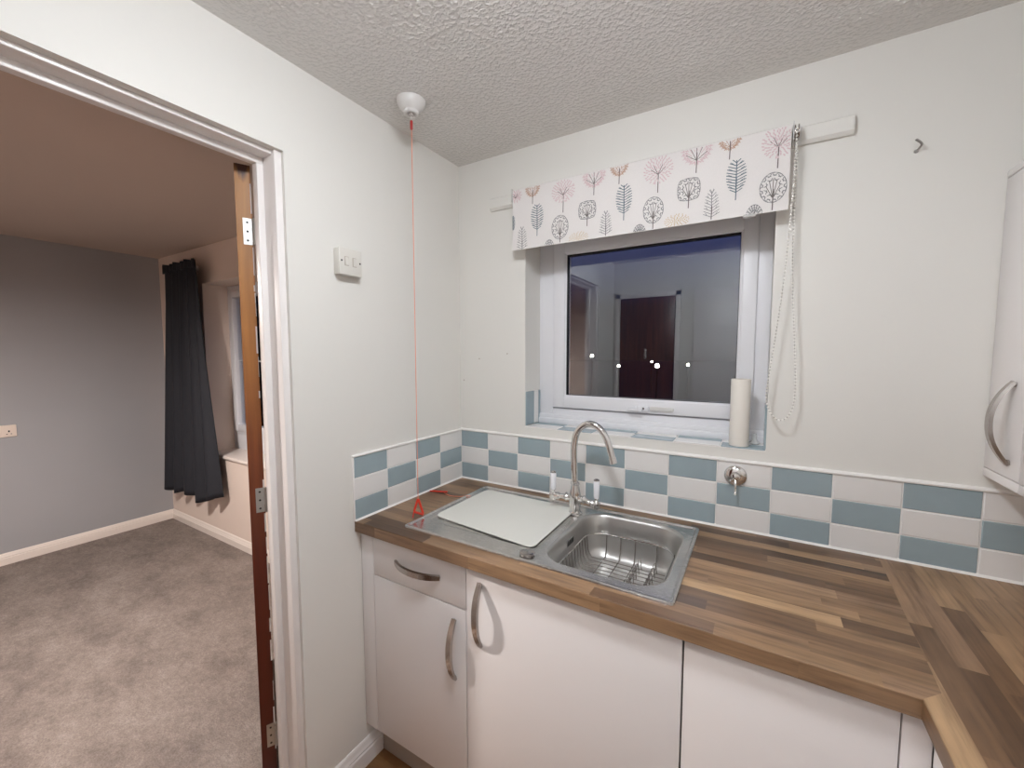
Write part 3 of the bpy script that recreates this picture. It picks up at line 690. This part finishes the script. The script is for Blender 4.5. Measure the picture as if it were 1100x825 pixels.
# screw hook, batten, small nails
t = tag(MB().tube(catmull([(1.512, 0, 2.014), (1.515, -.010, 2.017), (1.518, -.017, 2.022), (1.515, -.020, 2.028), (1.505, -.024, 2.036)], 6), .0026, 10).lathe([(.005, 0), (.004, .002), (.003, .003)], (1.512, 0, 2.014), (0, -1, 0), 14).build('wall_hook', M['hook'], loc=(1.518, 0, 2.018)), 'small bent metal hook screwed into the wall', 'hook')
b = MB(); prof = [(0, 0), (.018, .003), (.018, .046), (.014, .050), (0, .050)]
b.sweep([(0, 0), (.011, .0), (.019, .009), (.019, .045), (.014, .050), (0, .050)], (.178, .001, 2.089), (1.380, .001, 2.089), (0, -1, 0))
tag(b.build('batten', M['wall'], loc=(.78, 0, 2.089)), 'white painted wooden batten on the wall behind the blind', 'batten')
for (x, z) in ((.107, 1.464), (.253, 1.486), (.020, 1.366)):
    tag(MB().lathe([(.0028, 0), (.0028, .002), (.001, .003)], (x, 0, z), (0, -1, 0), 10).build('wall_nail', M['plinth'], loc=(x, 0, z)), 'tiny nail head in the wall left of the window', 'nail', 'nail heads left of the window')

# chrome hook fitting on the tiles
cxx, czz = 1.127, 1.089
t = thing('tile_hook', 'round chrome hook stuck on the tiles below the kitchen roll', 'hook', (cxx, -.006, czz))
MB().lathe([(.034, 0), (.034, .003), (.031, .008), (.024, .0115), (.015, .013), (.014, .019), (.011, .024), (.005, .026), (0, .0262)], (cxx, -.006, czz), (0, -1, 0), 40).build('dome', M['chrome'], t)
b = MB(); b.tube(catmull([(cxx, -.026, czz-.008), (cxx+.001, -.034, czz-.022), (cxx+.002, -.036, czz-.040), (cxx+.002, -.042, czz-.050), (cxx+.002, -.048, czz-.048)], 6), .0035, 12); b.build('hook_arm', M['chrome'], t)

# kitchen roll on the sill
kx, ky, kz = 1.131, .034, zs+.0065
t = thing('kitchen_roll', 'white kitchen paper roll standing on the tiled sill', 'kitchen roll', (kx, ky, kz))
MB().lathe([(.020, 0), (.0285, .0005), (.029, .003), (.029, .217), (.0285, .220), (.020, .220), (.019, .214), (.019, .006)], (kx, ky, kz), seg=40).build('paper', M['paper'], t)
MB().lathe([(.0175, 0), (.019, 0), (.019, .2195), (.0175, .2195), (.0175, 0)], (kx, ky, kz), seg=30).build('cardboard_tube', M['plinth'], t)
t = tag(MB().lathe([(.012, 0), (.016, .004), (.016, .007), (.009, .012), (.006, .020), (.0075, .030), (.004, .036), (0, .037)], (1.176, .078, zs+.0062), seg=20).build('sill_piece', M['clear_plastic'], loc=(1.176, .078, zs+.006)), 'small clear turned piece on the sill behind the roll', 'sill_piece')  # small clear turned shape beside the roll

# ------------------------------------------------------------------ roller blind
bx0_, bx1_, bzt, bzb, fy = .319, 1.234, 2.127, 1.896, -.065
bl = thing('roller_blind', 'cream roller blind printed with little trees above the window', 'blind', ((bx0_+bx1_)/2, 0, 2.10))
mats = [M['fabric'], M['p_grey'], M['p_blue'], M['p_pink'], M['p_rust'], M['p_ochre'], M['p_stem']]
b = MB(); b.box(bx0_, bx1_, fy, fy+.0012, bzb, bzt)
N = 10
vs = []; 
for i in range(N+1):      # the cloth curls back over the roller
    a = PI/2*i/N*1.6; yy = fy+.020-.020*math.cos(a); zz = bzt-.002+.020*math.sin(a)*.5
    vs += [(bx0_, yy, zz), (bx1_, yy, zz)]
b.add(vs, [[2*i, 2*i+1, 2*i+3, 2*i+2] for i in range(N)], 0, True)
yp = fy-.0005
LAYER = [0]
def stroke(x0, z0, x1, z1, w, mi):
    def inside(x, z): return bx0_+.0008 < x < bx1_-.0008 and bzb+.0008 < z < bzt-.0008
    # shorten strokes that run over the cloth edge
    n = 8; ok = [inside(x0+(x1-x0)*k/n, z0+(z1-z0)*k/n) for k in range(n+1)]
    if not any(ok): return
    ks = [k for k in range(n+1) if ok[k]]; a, c = ks[0]/n, ks[-1]/n
    if a == c: return
    xa, za, xb, zb = x0+(x1-x0)*a, z0+(z1-z0)*a, x0+(x1-x0)*c, z0+(z1-z0)*c
    dx, dz_ = xb-xa, zb-za; L = math.hypot(dx, dz_)
    if L < 1e-5: return
    px, pz = -dz_/L*w/2, dx/L*w/2; LAYER[0] = (LAYER[0]+1) % 40; y = yp-LAYER[0]*4e-6
    b.add([(xa-px, y, za-pz), (xb-px, y, zb-pz), (xb+px, y, zb+pz), (xa+px, y, za+pz)], [[0, 1, 2, 3]], mi)
def tree(kind, cx, cz, rx, rz, zs_):
    R = random.Random(int(cx*1000)*7+int(cz*100)); w = .0021
    if zs_: stroke(cx, zs_, cx+.001, cz-rz*.1, .0028, 6 if kind != 'leaf' else 2)
    if kind in ('dash', 'ochre'):
        mi = 3 if kind == 'dash' else 5; rings = 6
        for r in range(1, rings+1):
            q = r/rings; n = int(4+q*(22*min(1, rx/.042)**1.6 if kind == 'dash' else 15))
            for k in range(n):
                a = 2*PI*(k+.5*(r % 2))/n+R.uniform(-.08, .08)
                x, z = cx+rx*q*math.cos(a)*.95, cz+rz*q*math.sin(a)*.95
                l = .0068 if kind == 'dash' else .0030
                aa = math.atan2(z-(cz-rz*.3), x-cx)+R.uniform(-.3, .3)
                stroke(x-math.cos(aa)*l/2, z-math.sin(aa)*l/2, x+math.cos(aa)*l/2, z+math.sin(aa)*l/2, .0032 if kind == 'dash' else .0024, mi)
        if kind == 'dash':
            for a in (35, 60, 120, 145): stroke(cx, cz-rz*.35, cx+rx*.6*math.cos(math.radians(a)), cz-rz*.35+rz*.75*math.sin(math.radians(a)), .0016, 6)
    elif kind == 'leaf':
        for s in (-1, 1):
            for k in range(11):
                t = -.92+1.72*k/10; z = cz+rz*t; ww = rx*math.sqrt(max(0, 1-min(1, abs(t+.12))**2.2))
                stroke(cx, z, cx+s*ww, z+rz*.20, .0024, 2)
                if k < 10 and k % 2 and rx > .02: stroke(cx+s*ww*.45, z+rz*.12, cx+s*ww*.85, z+rz*.24, .0014, 2)
        stroke(cx, cz-rz*.9, cx, cz+rz*.95, .0026, 2)
    elif kind == 'fern':
        for s in (-1, 1):
            for k in range(9):
                t = -.85+1.6*k/8; z = cz+rz*t; ww = rx*(1-.42*(t+1)/2-(.35 if k > 6 else 0)*(k-6)/2)
                stroke(cx, z, cx+s*ww, z+rz*.26, .0016, 1)
                if k % 2 == 0: stroke(cx+s*ww*.5, z+rz*.12, cx+s*ww*.72, z+rz*.32, .0014, 1)
        stroke(cx, cz-rz, cx, cz+rz*.95, .0020, 1)
    elif kind in ('spot', 'square'):
        def rad(a):
            if kind == 'spot': return 1.0
            return .92/max(abs(math.cos(a)), abs(math.sin(a)))**.55
        n = 30
        for k in range(n):
            a, c = 2*PI*k/n, 2*PI*(k+1)/n
            stroke(cx+rx*rad(a)*math.cos(a), cz+rz*rad(a)*math.sin(a), cx+rx*rad(c)*math.cos(c), cz+rz*rad(c)*math.sin(c), .0024 if k % 3 else .0014, 1)
        for q, m in ((.80, 13), (.50, 8)):
            for k in range(m):
                a = 2*PI*(k+.5*(int(q*10) % 2))/m; rr = rad(a)*q; x, z = cx+rx*rr*math.cos(a), cz+rz*rr*math.sin(a); l = min(rx, rz)*.26; aa = a+PI/2
                for e in (-1, 1): stroke(x, z, x+l*math.cos(a+e*.9), z+l*math.sin(a+e*.9), .0019, 1)
                stroke(x-l*.5*math.cos(aa), z-l*.5*math.sin(aa), x+l*.5*math.cos(aa), z+l*.5*math.sin(aa), .0017, 1)
        for a in (40, 65, 90, 115, 140): stroke(cx, cz-rz*.7, cx+rx*.7*math.cos(math.radians(a)), cz-rz*.7+rz*1.3*math.sin(math.radians(a)), .0018, 6)
    elif kind in ('open', 'dome', 'fan'):
        mi = {'open': 3, 'dome': 4, 'fan': 1}[kind]; base = cz-rz*.8
        if kind != 'fan':        # round crown whose upper half the hem cuts off
            C, Rx, Rz = cz+rz*.35, rx, rz*1.35; n = 22
            for k in range(n):
                a = 2*PI*k/n; ex, ez = cx+Rx*math.cos(a), C+Rz*math.sin(a); q0 = .30 if k % 2 else .55
                sx_, sz_ = cx, C-Rz*.75
                stroke(sx_+(ex-sx_)*q0, sz_+(ez-sz_)*q0, ex, ez, .0019, mi)
                for q in (.62, .84):
                    x, z = sx_+(ex-sx_)*q, sz_+(ez-sz_)*q; aa = math.atan2(ez-sz_, ex-sx_)
                    for e in (-.6, .6): stroke(x, z, x+Rx*.22*math.cos(aa+e), z+Rx*.22*math.sin(aa+e), .0019, mi)
            for a in (25, 55, 90, 125, 155): stroke(cx, C-Rz*.85, cx+Rx*.75*math.cos(math.radians(a)), C-Rz*.85+Rz*1.1*math.sin(math.radians(a)), .0016, 6 if kind == 'open' else 4)
            return
        n = 9 if kind != 'open' else 11
        for k in range(n):
            a = math.radians(12+156*k/(n-1)); ex, ez = cx+rx*math.cos(a), base+rz*1.7*math.sin(a); stroke(cx, base, ex, ez, .0018, mi if kind != 'open' else 6 if k % 2 else 3)
            for q in (.45, .65, .85):
                x, z = cx+(ex-cx)*q, base+(ez-base)*q
                for e in (-.45, .45): stroke(x, z, x+rx*.24*math.cos(a+e), z+rx*.24*math.sin(a+e), .0017, mi)
        m = 16
        for k in range(m):
            a, c = math.radians(8+164*k/m), math.radians(8+164*(k+.7)/m); stroke(cx+rx*math.cos(a), base+rz*1.7*math.sin(a), cx+rx*math.cos(c), base+rz*1.7*math.sin(c), .0017, mi)
for T in (('dash', .536, 2.084, .046, .040, 2.007), ('spot', .524, 1.956, .033, .043, 1.893), ('square', .630, 2.000, .035, .034, 1.943), ('leaf', .428, 2.008, .027, .049, 1.938),
    ('leaf', .762, 2.012, .028, .050, 1.942), ('fern', .362, 1.936, .025, .045, 1.887), ('fern', .699, 1.941, .024, .042, 1.895), ('fan', .480, 1.896, .021, .023, 1.889), ('fan', .816, 1.902, .021, .020, 1.893),
    ('ochre', .598, 1.906, .038, .023, 0), ('open', .654, 2.110, .042, .031, 2.047), ('dome', .408, 2.116, .031, .024, 2.061), ('dome', .744, 2.121, .031, .024, 2.066), ('dash', .333, 2.105, .026, .025, 0),
    ('leaf', .320, 2.002, .010, .029, 0), ('dash', .873, 2.086, .046, .045, 2.012), ('open', .988, 2.115, .044, .034, 2.050), ('dome', 1.080, 2.124, .031, .024, 2.069), ('dash', 1.204, 2.090, .041, .046, 2.016),
    ('square', .968, 2.004, .036, .037, 1.946), ('leaf', 1.100, 2.015, .027, .050, 1.946), ('spot', .860, 1.959, .032, .042, 1.898), ('spot', 1.195, 1.964, .033, .042, 1.900), ('fern', 1.035, 1.945, .024, .044, 1.900),
    ('ochre', .934, 1.913, .038, .021, 0), ('fan', 1.150, 1.906, .021, .020, 1.893)): tree(*T)
b.build('blind_fabric', mats, bl, fix=False)
MB().lathe([(.019, bx0_), (.019, bx1_)], (0, fy+.021, bzt-.014), (1, 0, 0), 24).build('roller_tube', M['plastic'], bl)
b = MB(); b.box(bx0_+.003, bx1_-.003, fy+.0012, fy+.008, bzb+.001, bzb+.022, .002); b.build('bottom_bar', M['fabric'], bl)
o = MB().box(1.122, 1.154, fy-.003, fy+.012, bzb-.006, bzb+.003, .002).build('pull_tab', M['clear_plastic'], bl); o['label'] = 'clear plastic pull tab'
for xb, s in ((bx0_-.010, -1), (bx1_+.004, 1)):
    b = MB(); b.box(xb, xb+.0025, fy+.004, -.017, bzt-.040, bzt+.012, .0008); b.box(min(xb, xb+s*.02), max(xb, xb+s*.02)+.0025, -.0195, -.017, bzt-.040, bzt+.012, .0008)
    b.build('bracket', M['plastic'], bl)
MB().lathe([(.021, 0), (.021, .003), (.014, .003), (.014, .009), (.021, .009), (.021, .012)], (bx1_+.0068, fy+.022, bzt-.014), (1, 0, 0), 28).build('chain_wheel', M['nickel'], bl)
# beaded control chain: two strands that open into a loop near the bottom
xc = bx1_+.013
left = catmull([(xc, -.064, 2.115), (xc-.001, -.062, 2.05), (1.242, -.060, 1.90), (1.232, -.058, 1.70), (1.216, -.055, 1.52), (1.203, -.052, 1.39), (1.203, -.051, 1.34), (1.216, -.051, 1.303), (1.236, -.051, 1.286), (1.256, -.051, 1.296), (1.270, -.051, 1.335), (1.272, -.051, 1.40), (1.265, -.052, 1.52), (1.253, -.050, 1.70), (1.249, -.046, 1.90), (xc+.003, -.040, 2.05), (xc+.002, -.026, 2.115)], 14)
b = MB(); acc = 0; last = left[0]; nb = 0
for p in left[1:]:
    seg = (p-last).length
    while acc <= seg:
        q = last+(p-last)*(acc/seg if seg else 0)
        b.lathe([(0, -.0032), (.0023, -.0023), (.0032, 0), (.0023, .0023), (0, .0032)], q, seg=8); acc += .0098; nb += 1
    acc -= seg; last = p
b.tube(left, .0007, 5, mi=1)
o = b.build('bead_chain', [M['bead'], M['nickel']], bl); o['label'] = 'white beaded control chain'

# ------------------------------------------------------------------ behind the camera (shows up in the window glass)
b = MB(); b.box(.075, .545, YB+.002, YB+.040, .005, 1.985, .002)
bd2 = b.build('door_2', M['brown_door'], loc=(0, 0, 0)); structure(bd2, 'dark brown back door mirrored in the window glass', 'door')
MB().lathe([(.026, 0), (.026, .006), (.010, .010), (.010, .035), (.024, .042), (.026, .055), (.018, .066), (0, .068)], (.495, YB+.04, 1.02), (0, 1, 0), 24).build('door_knob', M['chrome'], bd2)
MB().box(.295, .318, YB+.040, YB+.050, 1.44, 1.53, .004).build('door_knocker', M['chrome'], bd2)
b = MB(); b.box(.03, .072, YB+.001, YB+.03, 0, 2.03, .003); b.box(.548, .59, YB+.001, YB+.03, 0, 2.03, .003); b.box(.03, .59, YB+.001, YB+.03, 1.988, 2.03, .003)
structure(b.build('trim_7', M['gloss_white']))
t = thing('tall_cupboard', 'tall white cupboard mirrored in the window glass', 'cupboard', (.95, YB+.03, 0))
MB().box(.70, 1.30, YB+.003, YB+.05, .10, 2.02, .001).build('carcass', M['carcass'], t)
MB().box(.703, 1.298, YB+.052, YB+.07, .12, 2.018, .002).build('door', M['cab'], t)
MB().box(.72, 1.28, YB+.003, YB+.04, .002, .10, .001).build('base', M['plinth'], t)

# ------------------------------------------------------------------ lamp on the kitchen ceiling and an added fill light
def dome_light(label, x, y, m):
    t = thing('ceiling_light', label, 'light', (x, y, H))
    MB().lathe([(.14, 0), (.14, -.012), (.125, -.020), (.05, -.022)], (x, y, H), seg=40).build('base', M['plastic'], t)
    MB().lathe([(.112, -.022), (.118, -.042), (.108, -.070), (.070, -.086), (0, -.092)], (x, y, H), seg=40).build('lamp_shade', m, t)
dome_light('round lit ceiling light just above the view, nearer the sink', .86, -1.05, M['lamp'])
dome_light('added round fill light behind the view, nearer the right wall', 1.42, -1.78, M['fill_glow'])  # added out of view to brighten the base units and lower walls
PX, PY = -1.27, -1.44
t = thing('pendant_light', 'metal pendant lamp lighting the room beyond the doorway', 'light', (PX, PY, H))
MB().lathe([(.045, 0), (.045, -.012), (.012, -.022), (.012, -.03)], (PX, PY, H), seg=24).build('ceiling_rose', M['plastic'], t)
MB().tube([(PX, PY, H-.02), (PX, PY, 2.145)], .004, 8).build('flex', M['plastic'], t)
MB().lathe([(.012, 2.150), (.045, 2.140), (.095, 2.085), (.120, 1.985), (.117, 1.985), (.092, 2.082), (.043, 2.136), (.0, 2.142)], (PX, PY, 0), seg=40).build('lamp_shade', M['shade'], t)
MB().lathe([(0, 2.070), (.032, 2.062), (.055, 2.035), (.055, 2.015), (.034, 1.986), (0, 1.978)], (PX, PY, 0), seg=24).build('bulb', M['bulb'], t)

# dusk sky
w = bpy.data.worlds.new('dusk'); sc.world = w; w.use_nodes = True; nt = w.node_tree; nt.nodes.clear(); g = NG(nt)
out = g.n('OutputWorld'); bg = g.n('Background'); g.l(bg.outputs[0], out.inputs[0])
x, y, z = g.xyz(g.n('TexCoord').outputs['Generated'])
g.l(g.ramp(z, [(.0, (.004, .005, .008, 1)), (.11, (.005, .006, .012, 1)), (.185, (.015, .021, .060, 1)), (.27, (.019, .029, .115, 1)), (1, (.010, .016, .07, 1))]), bg.inputs[0]); bg.inputs[1].default_value = 1.3

# ------------------------------------------------------------------ camera
cam = bpy.data.cameras.new('camera'); co = bpy.data.objects.new('camera', cam); COL.objects.link(co); sc.camera = co
cam.sensor_width = 36; cam.sensor_fit = 'HORIZONTAL'; cam.lens = 441.5445*36/1100; cam.clip_start = .02; cam.clip_end = 200
co.location = (1.1761, -1.5055, 1.4844); co.rotation_euler = (PI/2-.0727, 0.0008, .5387)
sc.view_settings.view_transform = 'Standard'; sc.view_settings.look = 'None'; sc.view_settings.gamma = 1; sc.view_settings.exposure = .10
sc.view_settings.use_curve_mapping = False
sc.cycles.use_denoising = True; sc.cycles.max_bounces = 14; sc.cycles.diffuse_bounces = 8; sc.cycles.glossy_bounces = 6; sc.cycles.transparent_max_bounces = 12
sc.cycles.sample_clamp_indirect = 6
